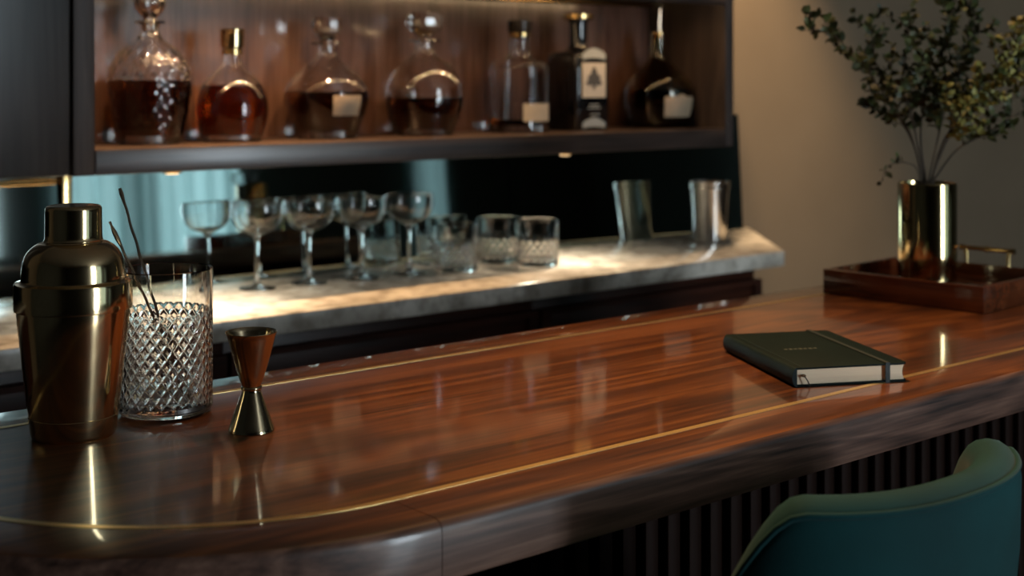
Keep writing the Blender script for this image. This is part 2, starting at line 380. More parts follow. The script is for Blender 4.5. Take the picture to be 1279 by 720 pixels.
box('upper_carcass', 'cabinet_wood', .037, W-.028, D0+.022, 0, UZT-UZ0+.03, CT-UZ0, oc)
box('brass_trim', 'brass', .04, W-.03, -.030, -.018, UZT-UZ0-.012, UZT-UZ0, oc, .001)
box('added_glare_lip', 'cabinet_wood', .037, W-.028, D0, D0+.010, UZT-UZ0-.015, UZT-UZ0, oc, .001)  # lip added to keep the light strip's glare off the bar top
box('light_strip', 'led', .06, W-.06, D0+.012, D0+.022, UZT-UZ0-.004, UZT-UZ0, oc)
for k in range(14):                               # the strip's single light beads, brightest toward the closed cabinet
    a = .08+.104*k; p = .95 if k < 5 else (.36 if k < 9 else .22)
    area('shelf_bead_%02d_offscreen' % k, (CX0+a, CF+.018, UZT-.0055), (CX0+a, CF+.03, 1.3), .009, .009, p, WARM, math.radians(150))
for X, pw in ((1.048, 2.6), (1.955, 1.9)):
    p = MB().lathe([(.0, 0), (.017, 0), (.018, -.002), (.016, -.006), (.011, -.007)], 24).build('puck_light', 'brass', oc)
    p.location = (X-CX0, 2.17-WY, 0)
    MB().lathe([(.0108, -.0065), (.0108, -.0075)], 20).build('lens', 'puck_lens', p)
    l = area('puck_light_beam', (X, 2.17, UZ0-.0082), (X, 2.17, 0), .021, .021, pw, (1, .85, .64), math.radians(140)); l.data.shape = 'DISK'
lc = thing('closed_wall_cabinet', 'closed near-black wooden wall cabinet with plain door', 'cabinet', (.846, WY, UZ0))
box('carcass', 'door_wood', -.95, -.001, D0+.022, 0, 0, CT-UZ0, lc, .001)
box('door', 'door_wood', -.474, -.002, D0, D0+.02, .002, CT-UZ0, lc, .0015)
box('door', 'door_wood', -.949, -.477, D0, D0+.02, .002, CT-UZ0, lc, .0015)

# ------------------------------------------------------------------ glass builders
def r_at(prof, z):
    for (r0, z0), (r1, z1) in zip(prof, prof[1:]):
        if z0 <= z <= z1 and z1 > z0: return r0+(r1-r0)*(z-z0)/(z1-z0)
    return prof[-1][0] if z > prof[-1][1] else prof[0][0]
def vessel(outer, t, zb, seg=56, rmod=None, n_in=34):
    zt = outer[-1][1]; inner = []
    for k in range(n_in+1):
        z = zt-.0005-(zt-.0005-zb)*k/n_in; inner.append((max(r_at(outer, z)-t, .002), z))
    prof = [(0, 0)]+outer+[(max(outer[-1][0]-t*.5, .002), zt+t*.25)]+inner+[(0, zb)]
    no = len(outer)
    rm = None
    if rmod: rm = lambda a, z, i: rmod(a, z) if 1 <= i <= no else 0
    return MB().lathe(prof, seg, rm), inner
def liquid(inner, level, grow=.0004):
    pts = [(r+grow, z) for r, z in reversed(inner) if z < level]
    rl = pts[-1][0]
    return [(0, pts[0][1]-grow)]+[(pts[0][0], pts[0][1]-grow)]+pts[1:]+[(rl, level), (0, level)]
def cut(N, z0, z1, hz, depth, wdt=.42):
    def f(a, z):
        if z < z0 or z > z1: return 0
        fade = min(1, (z-z0)/.006, (z1-z)/.006); u = a*N/(2*PI); v = (z-z0)/hz
        p, q = u+v, u-v
        g = max(max(0, 1-abs(p-round(p))/wdt), max(0, 1-abs(q-round(q))/wdt))
        return depth*g*fade
    return f
def arc_patch(prof, a0, a1, z0, z1, lift, na=16, nz=6, thick=.0005, scallop=0):
    rows_o, rows_i = [], []
    for j in range(nz+1):
        ro, ri = [], []
        for i in range(na+1):
            a = a0+(a1-a0)*i/na; zt = z1
            if scallop: zt = z1+scallop*math.exp(-((i/na-.5)/.13)**2)
            z = z0+(zt-z0)*j/nz; r = r_at(prof, z)+lift
            ri.append((r*math.cos(a), r*math.sin(a), z)); r += thick; ro.append((r*math.cos(a), r*math.sin(a), z))
        rows_o.append(ro); rows_i.append(ri)
    mb = MB(); mb.rows(rows_o, False); mb.rows(rows_i, False)
    ring = lambda R: R[0]+[r[-1] for r in R[1:]]+list(reversed(R[-1]))[1:]+[r[0] for r in reversed(R[1:-1])]
    mb.rows([ring(rows_i), ring(rows_o)], True)
    return mb
def pxprof(pts, ybase, d): s = d/FPX; return [(h*s, (ybase-y)*s) for h, y in pts]

# ------------------------------------------------------------------ decanters on the shelf
SY = 2.262
def place(x): X, d = pixY(x, SY); return Vector((X, SY, UZ1)), d
FRONT = -PI/2
def stopper(parent, prof, mat='crystal', name='stopper', seg=24, rmod=None, smooth=35):
    return MB().lathe(prof, seg, rmod).build(name, mat, parent, smooth)
# 1: large cut-crystal decanter
P, d = place(187); G = 'decanters and bottles on the shelf'
t = thing('decanter', 'largest cut-crystal decanter, wide shouldered, two thirds full of amber spirit', 'decanter', P, 0, G)
o1 = smoothp([(36, 182), (39, 178), (42, 168), (46, 150), (50, 125), (52, 102), (49, 86), (40, 70), (28, 60), (17, 52), (13, 44), (12, 36), (13, 31)], 72)
o1 = pxprof(o1, 182, d)
g, inn = vessel(o1, .004, .016, 144, cut(18, .028, .168, .030, .0030))
g.build('glass_body', 'crystal', t, 50); MB().lathe(liquid(inn, .113), 48).build('liquid', 'amber_spirit', t)
MB().lathe([(.0155, .2115), (.026, .2125), (.027, .215), (.026, .2175), (.0155, .2185)], 32).build('collar', 'crystal', t)
stopper(t, smoothp([(.001, .196), (.0115, .198), (.0125, .214), (.0115, .222), (.018, .229), (.026, .240), (.0285, .252), (.026, .264), (.016, .274), (.001, .277)], 40), rmod=lambda a, z, i: .0015*(1-abs(math.sin(4*a))) if z > .226 else 0)
# 2: round flask with dark brass cap
P, d = place(290)
t = thing('decanter', 'round-bellied flask of red-amber spirit with a tall dark brass cap', 'decanter', P, 0, G)
o2 = pxprof(smoothp([(34, 178), (37, 175), (39, 165), (43.5, 148), (44, 132), (40, 115), (31, 100), (20, 91), (13.5, 84), (12, 76), (12, 62)], 60), 178, d)
g, inn = vessel(o2, .0035, .013, 56); g.build('glass_body', 'clear_glass', t, 50)
MB().lathe(liquid(inn, o2[-1][1]*.60), 48).build('liquid', 'red_spirit', t)
zt = o2[-1][1]; s = d/FPX
stopper(t, [(.0, zt-.012), (.0125, zt-.012), (.0125, zt+.0006), (14.5*s, zt+.0006), (15*s, zt+.004), (15*s, zt+.029), (16*s, zt+.031), (16*s, zt+.0345), (14.5*s, zt+.036), (0, zt+.036)], 'antique_gold', 'cap', 36)
MB().lathe([(12.2*s, zt-.012), (13.6*s, zt-.0115), (13.6*s, zt-.003), (12.2*s, zt-.0025)], 32).build('neck_ring', 'brass', t)
# 3: squat decanter with faceted stopper and tan label
P, d = place(408); s = d/FPX
t = thing('decanter', 'squat decanter of dark spirit with small tan label and faceted stopper', 'decanter', P, 0, G)
o3 = pxprof(smoothp([(36, 175), (38, 172), (41, 160), (48, 143), (52, 126), (51, 113), (45, 102), (34, 92), (22, 83), (14, 75), (12, 68), (12, 60), (12.5, 57)], 60), 175, d)
g, inn = vessel(o3, .0035, .015, 72, cut(12, .085, .125, .022, .0016)); g.build('glass_body', 'crystal', t, 50)
MB().lathe(liquid(inn, (175-117)*s), 48).build('liquid', 'dark_spirit', t)
zt = o3[-1][1]
MB().lathe([(.0155, zt-.002), (19*s, zt-.001), (19.5*s, zt+.001), (19*s, zt+.003), (.0155, zt+.004)], 32).build('collar', 'crystal', t)
stopper(t, [(.001, zt-.014), (.0120, zt-.013), (.0130, zt), (.0118, zt+.007), (11*s, zt+.012), (17*s, zt+.022), (19*s, zt+.030), (18.5*s, zt+.044), (16*s, zt+.050), (.001, zt+.051)], seg=10, smooth=12)
arc_patch(o3, FRONT-.40, FRONT+.36, (175-146)*s, (175-121)*s, .0006).build('label_plate', 'label_tan', t)
# 4: globe decanter, flat stopper
P, d = place(530); s = d/FPX
t = thing('decanter', 'clear globe decanter half full of dark spirit with flared flat-topped stopper', 'decanter', P, 0, G)
o4 = pxprof(smoothp([(33, 170), (36, 168), (40, 158), (46, 142), (49, 122), (47.5, 106), (41, 92), (30, 81), (19, 74), (13, 67), (12, 60), (12, 55), (12.5, 53)], 60), 170, d)
g, inn = vessel(o4, .0035, .015, 72, lambda a, z: .0016*max(0, math.cos(8*a))*max(0, 1-abs(z-.085)/.05)); g.build('glass_body', 'crystal', t, 50)
MB().lathe(liquid(inn, (170-123)*s), 48).build('liquid', 'dark_spirit', t)
zt = o4[-1][1]
MB().lathe([(.0155, zt-.002), (21*s, zt-.001), (21.5*s, zt+.001), (21*s, zt+.003), (.0155, zt+.004)], 32).build('collar', 'crystal', t)
stopper(t, [(.001, zt-.014), (.0120, zt-.013), (.0130, zt), (.0118, zt+.008), (11*s, zt+.015), (18*s, zt+.023), (22.5*s, zt+.032), (23*s, zt+.046), (21*s, zt+.055), (18*s, zt+.058), (.001, zt+.058)], seg=12, smooth=12)
MB().lathe([(0, .0158), (.021, .0158), (.021, .0172), (0, .0172)], 32).build('base_highlight', 'brass', t)  # added disc standing in for a gold highlight at the base
# 5: straight clear bottle, black cap
P, d = place(649); s = d/FPX
t = thing('bottle', 'straight clear glass bottle nearly empty, black cap and small cream label', 'bottle', P, 0, G)
o5 = pxprof([(35, 166), (36.8, 165), (37.5, 163)]+smoothp([(37.5, 160), (37.5, 120), (37.5, 88), (36, 82), (30, 78), (21, 76), (15.5, 72), (13.5, 65), (13, 55), (13, 42)], 50), 166, d)
g, inn = vessel(o5, .0035, .017, 64); g.build('glass_body', 'clear_glass', t, 50)
MB().lathe(liquid(inn, .0285), 48).build('liquid', 'amber_spirit', t)
zt = o5[-1][1]
stopper(t, [(0, zt-.012), (.0165, zt-.012), (.0165, zt+.001), (14.5*s, zt+.001), (15*s, zt+.003), (15*s, zt+.025), (14*s, zt+.027), (0, zt+.027)], 'black_cap', 'cap', 32)
MB().lathe([(13.1*s, zt-.009), (14.6*s, zt-.0085), (14.6*s, zt-.001), (13.1*s, zt-.0005)], 32).build('neck_ring', 'brass', t)
arc_patch(o5, FRONT-.58, FRONT+.52, (166-152)*s, (166-130)*s, .0006).build('label_patch', 'label_cream', t)
# 6: square black bottle
P, d = place(722); s = d/FPX
t = thing('bottle', 'tall square black bottle with gold-topped stopper and cream crest label', 'bottle', P, 0, G)
hw = .0505; hb = (163-66)*s
def sq_ring(h, z, rc, n=5):
    out = []
    for cx, cyy, a0 in ((h-rc, h-rc, 0), (-h+rc, h-rc, PI/2), (-h+rc, -h+rc, PI), (h-rc, -h+rc, 3*PI/2)):
        for k in range(n): a = a0+PI/2*k/(n-1); out.append((cx+rc*math.cos(a), cyy+rc*math.sin(a), z))
    return out
rings = [sq_ring(hw-.003, 0, .008), sq_ring(hw, .003, .010), sq_ring(hw, hb-.012, .010), sq_ring(hw-.002, hb-.005, .011), sq_ring(hw-.008, hb, .014), sq_ring(.030, hb+.004, .022), sq_ring(.0225, hb+.010, .0224), sq_ring(.0205, hb+.018, .0204), sq_ring(.0205, hb+.068, .0204)]
MB().rows(rings, True, True, True).build('body', 'black_glass', t, 50)
zt = hb+.068
stopper(t, [(.001, zt-.001), (.020, zt-.001), (.024, zt+.002), (.024, zt+.006), (.001, zt+.006)], 'black_cap', 'stopper_neck', 32)
stopper(t, [(.001, zt+.006), (18*s, zt+.006), (19*s, zt+.008), (19*s, zt+.017), (17.5*s, zt+.019), (.001, zt+.019)], 'brass', 'stopper_top', 36)
yl = -hw-.0006
lab = box('front_label', 'label_cream', -.034, .036, yl-.0006, yl+.0008, (163-122)*s, (163-79)*s, t)
def poly_plate(name, mat, pts, y, par, th=.0005):
    n = len(pts); return MB().add([(x, y, z) for x, z in pts]+[(x, y-th, z) for x, z in pts], [tuple(range(n)), tuple(range(2*n-1, n-1, -1))]+[(i, (i+1) % n, (i+1) % n+n, i+n) for i in range(n)]).build(name, mat, par, 0)
zc = (163-99)*s
crest = [(-.021, -.008), (-.014, -.002), (-.016, .004), (-.008, .009), (-.006, .016), (0, .024), (.006, .016), (.008, .009), (.016, .004), (.014, -.002), (.021, -.008), (.012, -.013), (.004, -.011), (.003, -.019), (-.003, -.019), (-.004, -.011), (-.012, -.013)]
poly_plate('crest', 'label_ink', [(x*1.25+.001, zc+z*1.2) for x, z in crest], yl-.0006, lab)
arch = [(-.033+.069*k/12, .006+.012*math.sin(PI*k/12)) for k in range(13)]+[(.036-.069*k/12, -.008+.004*math.sin(PI*k/12)) for k in range(13)]
poly_plate('arched_label', 'label_silver', [(x, (163-71)*s+z) for x, z in arch], yl+.0004, t)
poly_plate('base_label', 'label_silver', [(x, (163-156)*s+z*.9) for x, z in arch], yl+.0004, t)
for zz, a, b in (((163-131)*s, -.012, .016), ((163-135)*s, -.017, .021), ((163-143)*s, -.010, .018)):
    box('small_print', 'label_silver', a, b, yl-.0004, yl+.0006, zz-.0012, zz+.0012, t)
# 7: conical flask with pour spout
P, d = place(822); s = d/FPX
t = thing('bottle', 'wide olive-tinted flask of spirit with thin pour spout and tan label', 'bottle', P, 0, G)
o7 = pxprof(smoothp([(30, 161), (33, 159), (40, 147), (44, 130), (44, 115), (40, 104), (31, 94), (20, 84), (12.5, 75), (10, 66), (9.5, 52), (9.5, 45)], 60), 161, d)
g, inn = vessel(o7, .0035, .012, 56); g.build('glass_body', 'olive_glass', t, 50)
MB().lathe(liquid(inn, (161-113)*s), 48).build('liquid', 'dark_spirit', t)
zt = o7[-1][1]
stopper(t, [(0, zt-.010), (.0120, zt-.010), (.0120, zt+.001), (.0175, zt+.001), (.0175, zt+.005), (.0120, zt+.007), (0, zt+.007)], 'brass', 'cork_collar', 28)
MB().tube([(0.004, 0, zt+.005), (.004, 0, zt+.030), (.006, -.001, zt+.062)], .0022, 8).build('pour_spout', 'dark_steel', t)
arc_patch(o7, FRONT-.62, FRONT+.42, (161-147)*s, (161-122)*s, .0006, scallop=.006).build('label_patch', 'label_tan', t)

# ------------------------------------------------------------------ glasses on the marble
GC = 'coupe glasses on the marble'
def coupe_mesh(parent):
    out = [(.0, 0), (.034, 0), (.0345, .001), (.033, .0018), (.02, .0035), (.009, .0065), (.005, .012), (.0042, .03), (.0040, .06), (.0042, .085), (.0060, .095), (.012, .1005)]
    bowl = smoothp([(.012, .1005), (.027, .106), (.040, .117), (.0475, .133), (.0490, .147), (.0478, .160)], 24)
    inner = [(r-.0013, z+.0012 if r < .03 else z) for r, z in reversed(bowl)]
    prof = out[:-1]+bowl+[(.0472, .1604)]+inner[0:]+[(0, .1012)]
    return MB().lathe(prof, 48)
cl = ['coupe glass beside the mixing glass, first in the row of four', 'second coupe glass counting from the mixing glass', 'third coupe glass counting from the mixing glass', 'coupe glass beside the cut tumblers, last in the row of four']
cp = None
for i, (x, y) in enumerate(((321, 361), (386, 354), (451.5, 348), (511, 342))):
    p = pix(x, y, MZ)
    if cp is None: cp = coupe_mesh(None).build('coupe_glass', 'clear_glass', None, 50); o = cp
    else: o = cp.copy(); C.objects.link(o)
    o.location = p+Vector((0, 0, .0004)); tag(o, cl[i], 'glass', GC)
def tumbler(R, H, tb, t, N, z0, z1, hz, dep, seg, taper=.94):
    nz = 44; outer = [(R*taper-.004, 0), (R*taper-.001, .0012), (R*taper, .004)]
    for k in range(1, nz+1): z = .004+(H-.004)*k/nz; outer.append((R*(taper+(1-taper)*z/H), z))
    return vessel(outer, t, tb, seg, cut(N, z0, z1, hz, dep), 8)
g, _ = tumbler(.046, .094, .014, .0026, 18, .007, .060, .020, .0024, 162, .97)
rk = None
rl = ['cut-glass tumbler beside the coupe glasses', 'cut-glass tumbler in the middle of the three, set slightly back', 'cut-glass tumbler with the open marble on its far side']
for i, (x, Y) in enumerate(((570, 2.213), (622, 2.262), (671, 2.172))):
    X, d = pixY(x, Y)
    if rk is None: rk = g.build('rocks_glass', 'crystal', None, 30); o = rk
    else: o = rk.copy(); C.objects.link(o)
    o.location = (X, Y, MZ+.0004); o.rotation_euler.z = i*.35; tag(o, rl[i], 'glass', 'cut tumblers on the marble')
# steel mixing tin
tx, _ = pixY(886, 2.225); p = Vector((tx, 2.225, MZ))
t = thing('mixing_tin', 'tall polished steel mixing tin at the end of the marble', 'mixing tin', p)
tin = [(.0, 0), (.036, 0), (.0385, .002), (.0395, .006), (.0475, .141), (.0485, .1425), (.0485, .1445), (.0470, .1452), (.0462, .1442), (.0385, .008), (0, .006)]
MB().lathe(tin, 56).build('tin_body', 'steel', t, 40)
MB().lathe([(.0489, .128), (.0493, .1285), (.0496, .1335), (.0492, .134), (.0480, .1338), (.0470, .129)], 56).build('rim_band', 'steel', t, 40)

# ------------------------------------------------------------------ things on the bar
# cocktail shaker
p = pix(92, 543, BARZ)
t = thing('cocktail_shaker', 'tall antique-gold three-piece cocktail shaker on the bar', 'cocktail shaker', p)
body = [(0, 0), (.0375, 0), (.0388, .0015), (.0398, .004), (.0415, .0195), (.0416, .0200), (.0413, .0204)]+smoothp([(.0416, .0208), (.0450, .050), (.0488, .085), (.0515, .110), (.0524, .124), (.0520, .128)], 30)+[(.050, .130), (0, .130)]
MB().lathe(body, 96).build('body', 'antique_gold', t, 30)
hood = [(.0505, .1215), (.0545, .1215), (.0548, .1235), (.0546, .1450), (.0540, .1472), (.0500, .1480), (.0484, .1492)]+smoothp([(.0480, .1505), (.0478, .156), (.0465, .166), (.0435, .174), (.0385, .180), (.0325, .1840), (.0285, .1850)], 30)+[(.0275, .1860), (.0, .1860)]
MB().lathe(hood, 96).build('strainer_top', 'antique_gold', t, 30)
cap = [(0, .1855), (.0272, .1855), (.0274, .187), (.0266, .1885), (.0264, .194), (.0262, .215)]+[(.0262-.004+.004*math.cos(a), .2160+.004*math.sin(a)) for a in (.3, .6, .9, 1.2, 1.5)]+[(.012, .2207), (0, .2208)]
MB().lathe(cap, 72).build('cap', 'antique_gold', t, 30)
# mixing glass
p = pix(206.5, 514, BARZ)+Vector((0, 0, .0004))
t = thing('mixing_glass', 'tall clear mixing glass with diamond-cut sides on the bar', 'mixing glass', p); MGP = p
R, H = .0478, .146
outer = [(R-.007, 0), (R-.0035, .0008), (R-.0012, .003), (R, .006)]
nz = 110
for k in range(1, nz+1): outer.append((R, .006+(H-.006)*k/nz))
g, _ = vessel(outer, .0028, .010, 324, cut(27, .009, .104, .0148, .0011, .24), 24)
g.build('glass_body', 'crystal', t, 28)
# two long stirrers standing in it
def stir(name, label, top, bot, twist, tipfn):
    tp, bt = Vector(top), Vector(bot); n = 60; pts = []
    ax = (tp-bt).normalized(); u = ax.orthogonal().normalized(); v = ax.cross(u)
    for k in range(n+1):
        f = k/n; q = bt.lerp(tp, f); a = f*twist
        pts.append(q+(u*math.cos(a)+v*math.sin(a))*.0004)
    o = thing(name, label, 'bar spoon', bt, 0, 'stirrers in the mixing glass')
    MB().tube([q-bt for q in pts], .0015, 8).build('shaft', 'dark_steel', o)
    tipfn(o, tp-bt, ax, u, v); return o
def from_px(x, y, d): return FW*d+RT*((x-639.5)/FPX*d)+Vector((0, 0, CAMZ-(y-HZ)/FPX*d))
dg = MGP.dot(FW)
def tip_a(o, e, ax, u, v):
    MB().tube([e-ax*.012, e-ax*.002, e+ax*.004], lambda f: .0015+.0009*math.sin(f*PI*.9), 8).build('finial', 'dark_steel', o)
    MB().tube([Vector((0, 0, 0)), ax*-.0+u*.0002+ax*.006], .0034, 10).build('muddler_end', 'dark_steel', o)
def tip_b(o, e, ax, u, v):
    MB().tube([e-ax*.020, e-ax*.012, e-ax*.004, e+ax*.004], lambda f: .0012+.0016*math.sin(f*PI), 8).build('fork', 'dark_steel', o)
    MB().tube([e, e+ax*.008+u*.0025], .0007, 6).tube([e, e+ax*.008-u*.0015], .0007, 6).build('tine', 'dark_steel', o)
    MB().tube([Vector((0, 0, 0)), ax*.006], .0034, 10).build('muddler_end', 'dark_steel', o)
ta = from_px(151, 240, dg+.020); ba = from_px(228, 503, dg+.002); ba.z = BARZ+.0145
tb = from_px(141, 286, dg-.012); bb = from_px(240, 500, dg-.008); bb.z = BARZ+.0145
# keep both ends inside the glass wall
for q in (ba, bb):
    off = Vector((q.x-MGP.x, q.y-MGP.y, 0))
    if off.length > .038: off *= .038/off.length; q.x = MGP.x+off.x; q.y = MGP.y+off.y
def rim_hit(top, bot):                           # lean the shaft so that it clears the rim
    return top, bot
stir('bar_spoon', 'dark steel bar spoon with plain tip, taller of two in the mixing glass', ta, ba, 40, tip_a)
stir('bar_spoon', 'dark steel bar spoon with forked tip, shorter of two in the mixing glass', tb, bb, 40, tip_b)
# jigger
p = pix(314, 538, BARZ)
t = thing('jigger', 'double-ended brass-toned jigger standing on the bar', 'jigger', p)
lower = [(0, .0), (.0222, 0), (.0226, .0008), (.0224, .0018)]+smoothp([(.0220, .003), (.0165, .018), (.0115, .032), (.0092, .0385), (.0088, .041)], 20)+[(0, .041)]
MB().lathe(lower, 64).build('lower_cup', 'jigger_gold', t, 35)
MB().lathe([(.0085, .0395), (.0100, .0402), (.0104, .0415), (.0100, .0428), (.0085, .0435)], 48).build('waist_ring', 'jigger_gold', t, 50)
upper = [(0, .042), (.0088, .042)]+smoothp([(.0090, .044), (.0125, .053), (.0180, .072), (.0234, .0925)], 20)+[(.0245, .0950), (.0249, .0956), (.0246, .0962), (.0238, .0955), (.0228, .0925), (.0120, .0555), (.006, .0475), (0, .047)]
MB().lathe(upper, 64).build('upper_cup', 'jigger_gold', t, 35)

# notebook
c0 = pix(990, 484.5, BARZ); ang = math.radians(-27)
t = thing('notebook', 'dark green hardback notebook with elastic band lying on the bar', 'notebook', c0, ang)
W, Lh, T = .140, .205, .0215
def rpoly(name, mat, x0, x1, y0, y1, z0, z1, rc, par, corners=(1, 1, 1, 1), bevel=.0008):
    pts = []
    for (cx, cyy, a0, on) in ((x1-rc, y1-rc, 0, corners[0]), (x0+rc, y1-rc, PI/2, corners[1]), (x0+rc, y0+rc, PI, corners[2]), (x1-rc, y0+rc, 3*PI/2, corners[3])):
        if not on: pts.append((cx+rc*(1 if a0 in (0, 3*PI/2) else -1), cyy+rc*(1 if a0 in (0, PI/2) else -1))); continue
        for k in range(6): a = a0+PI/2*k/5; pts.append((cx+rc*math.cos(a), cyy+rc*math.sin(a)))
    return MB().rows([[(x, y, z) for x, y in pts] for z in (z0, z1)], True, True, True).build(name, mat, par, 35, bevel)
rpoly('back_cover', 'leather_green', .004, W, 0, Lh, 0, .0024, .007, t, (1, 0, 0, 1))
rpoly('front_cover', 'leather_green', .004, W, 0, Lh, T-.0024, T, .007, t, (1, 0, 0, 1))
sp = []
for k in range(13):
    f = k/12; z = T*f; sp.append((.0045-.0050*math.sin(PI*f)**.6, z))
rows = [[(x, y, z) for x, z in sp]+[(.0055, y, T), (.0055, y, 0)] for y in (0, Lh)]
MB().rows(rows, True, True, True).build('spine', 'spine_leather', t, 40)
box('cover_hinge', 'spine_leather', .0105, .0125, .001, Lh-.001, T-.0006, T+.0005, t, .0003)
pg = []
for k in range(9): f = k/8; pg.append((W-.0035-.0022*math.sin(PI*f), .0024+(T-.0048)*f))
rows = [[(.0050, y, .0024)]+[(x, y, z) for x, z in pg]+[(.0050, y, T-.0024)] for y in (.0028, Lh-.0028)]
MB().rows(rows, True, True, True).build('page_block', 'pages', t, 30)
ex = .112
MB().box(ex, ex+.0055, -.0008, Lh+.0008, T, T+.0011).box(ex, ex+.0055, -.0009, .0, -.0, T+.0011).box(ex, ex+.0055, Lh, Lh+.0009, 0, T+.0011).build('elastic_band', 'elastic', t, 0)
rb = MB().tube([(.013, .0030, .0125), (.013, -.0012, .0122), (.0145, -.0028, .0105), (.017, -.0030, .0065), (.019, -.0034, .0010)], .0007, 6).build('ribbon_marker', 'ribbon', t)
MB().lathe([(0, -.0018), (.0022, -.0010), (.0030, 0), (.0022, .0012), (0, .0018)], 12).build('ribbon_knot', 'ribbon', t, loc=(.013, -.0002, .0125))
for k in range(7):
    xx = .034+.0062*k; hh = (.004, .0062, .005, .007, .0048, .0062, .0042)[k]
    box('embossed_mark', 'emboss', xx, xx+.0040, .098-hh/2, .098+hh/2, T-.0003, T+.00025, t, 0)

# tray
c0 = pix(1229, 393, BARZ); ta_ = math.radians(4)
TW, TL, THt, FLZ, TT = .240, .272, .039, .020, .009
tr = thing('serving_tray', 'square reddish walnut tray with a brass handle at the bar end', 'tray', c0, ta_)
box('tray_base', 'tray_wood', TT, TW-TT, TT, TL-TT, 0, FLZ, tr, .001)
box('side_board', 'tray_wood', 0, TT, 0, TL, 0, THt, tr, .0012)
box('side_board', 'tray_wood', TW-TT, TW, 0, TL, 0, THt, tr, .0012)
box('end_board', 'tray_wood', TT, TW-TT, 0, TT, 0, THt, tr, .0012)
box('end_board', 'tray_wood', TT, TW-TT, TL-TT, TL, 0, THt, tr, .0012)
hx, hy = TW-TT/2, .115
for sgn in (-1, 1):
    MB().tube([(hx, hy+sgn*.036, THt-.002), (hx, hy+sgn*.036, THt+.012), (hx, hy+sgn*.038, THt+.024)], .0032, 10).build('handle_post', 'brass', tr)
MB().tube([(hx, hy-.046, THt+.025), (hx, hy+.046, THt+.025)], .0036, 12).build('handle_bar', 'brass', tr)
for yy in (-.044, 0, .044):
    MB().tube([(hx, hy+yy-.003, THt+.025), (hx, hy+yy+.003, THt+.025)], .0048, 12).build('handle_ring', 'brass', tr)

# vase
VZ = BARZ+FLZ; vp = pix(1158, 348, VZ); VR, VH = .0462, .155
va = thing('vase', 'shiny gold cylinder vase standing in the tray', 'vase', vp)
MB().lathe([(0, 0), (VR-.002, 0), (VR-.0003, .0008), (VR, .003), (VR, VH-.002), (VR-.0006, VH-.0003), (VR-.0022, VH), (VR-.0026, VH-.0015), (VR-.0026, .006), (0, .005)], 72).build('vase_body', 'vase_gold', va, 35)
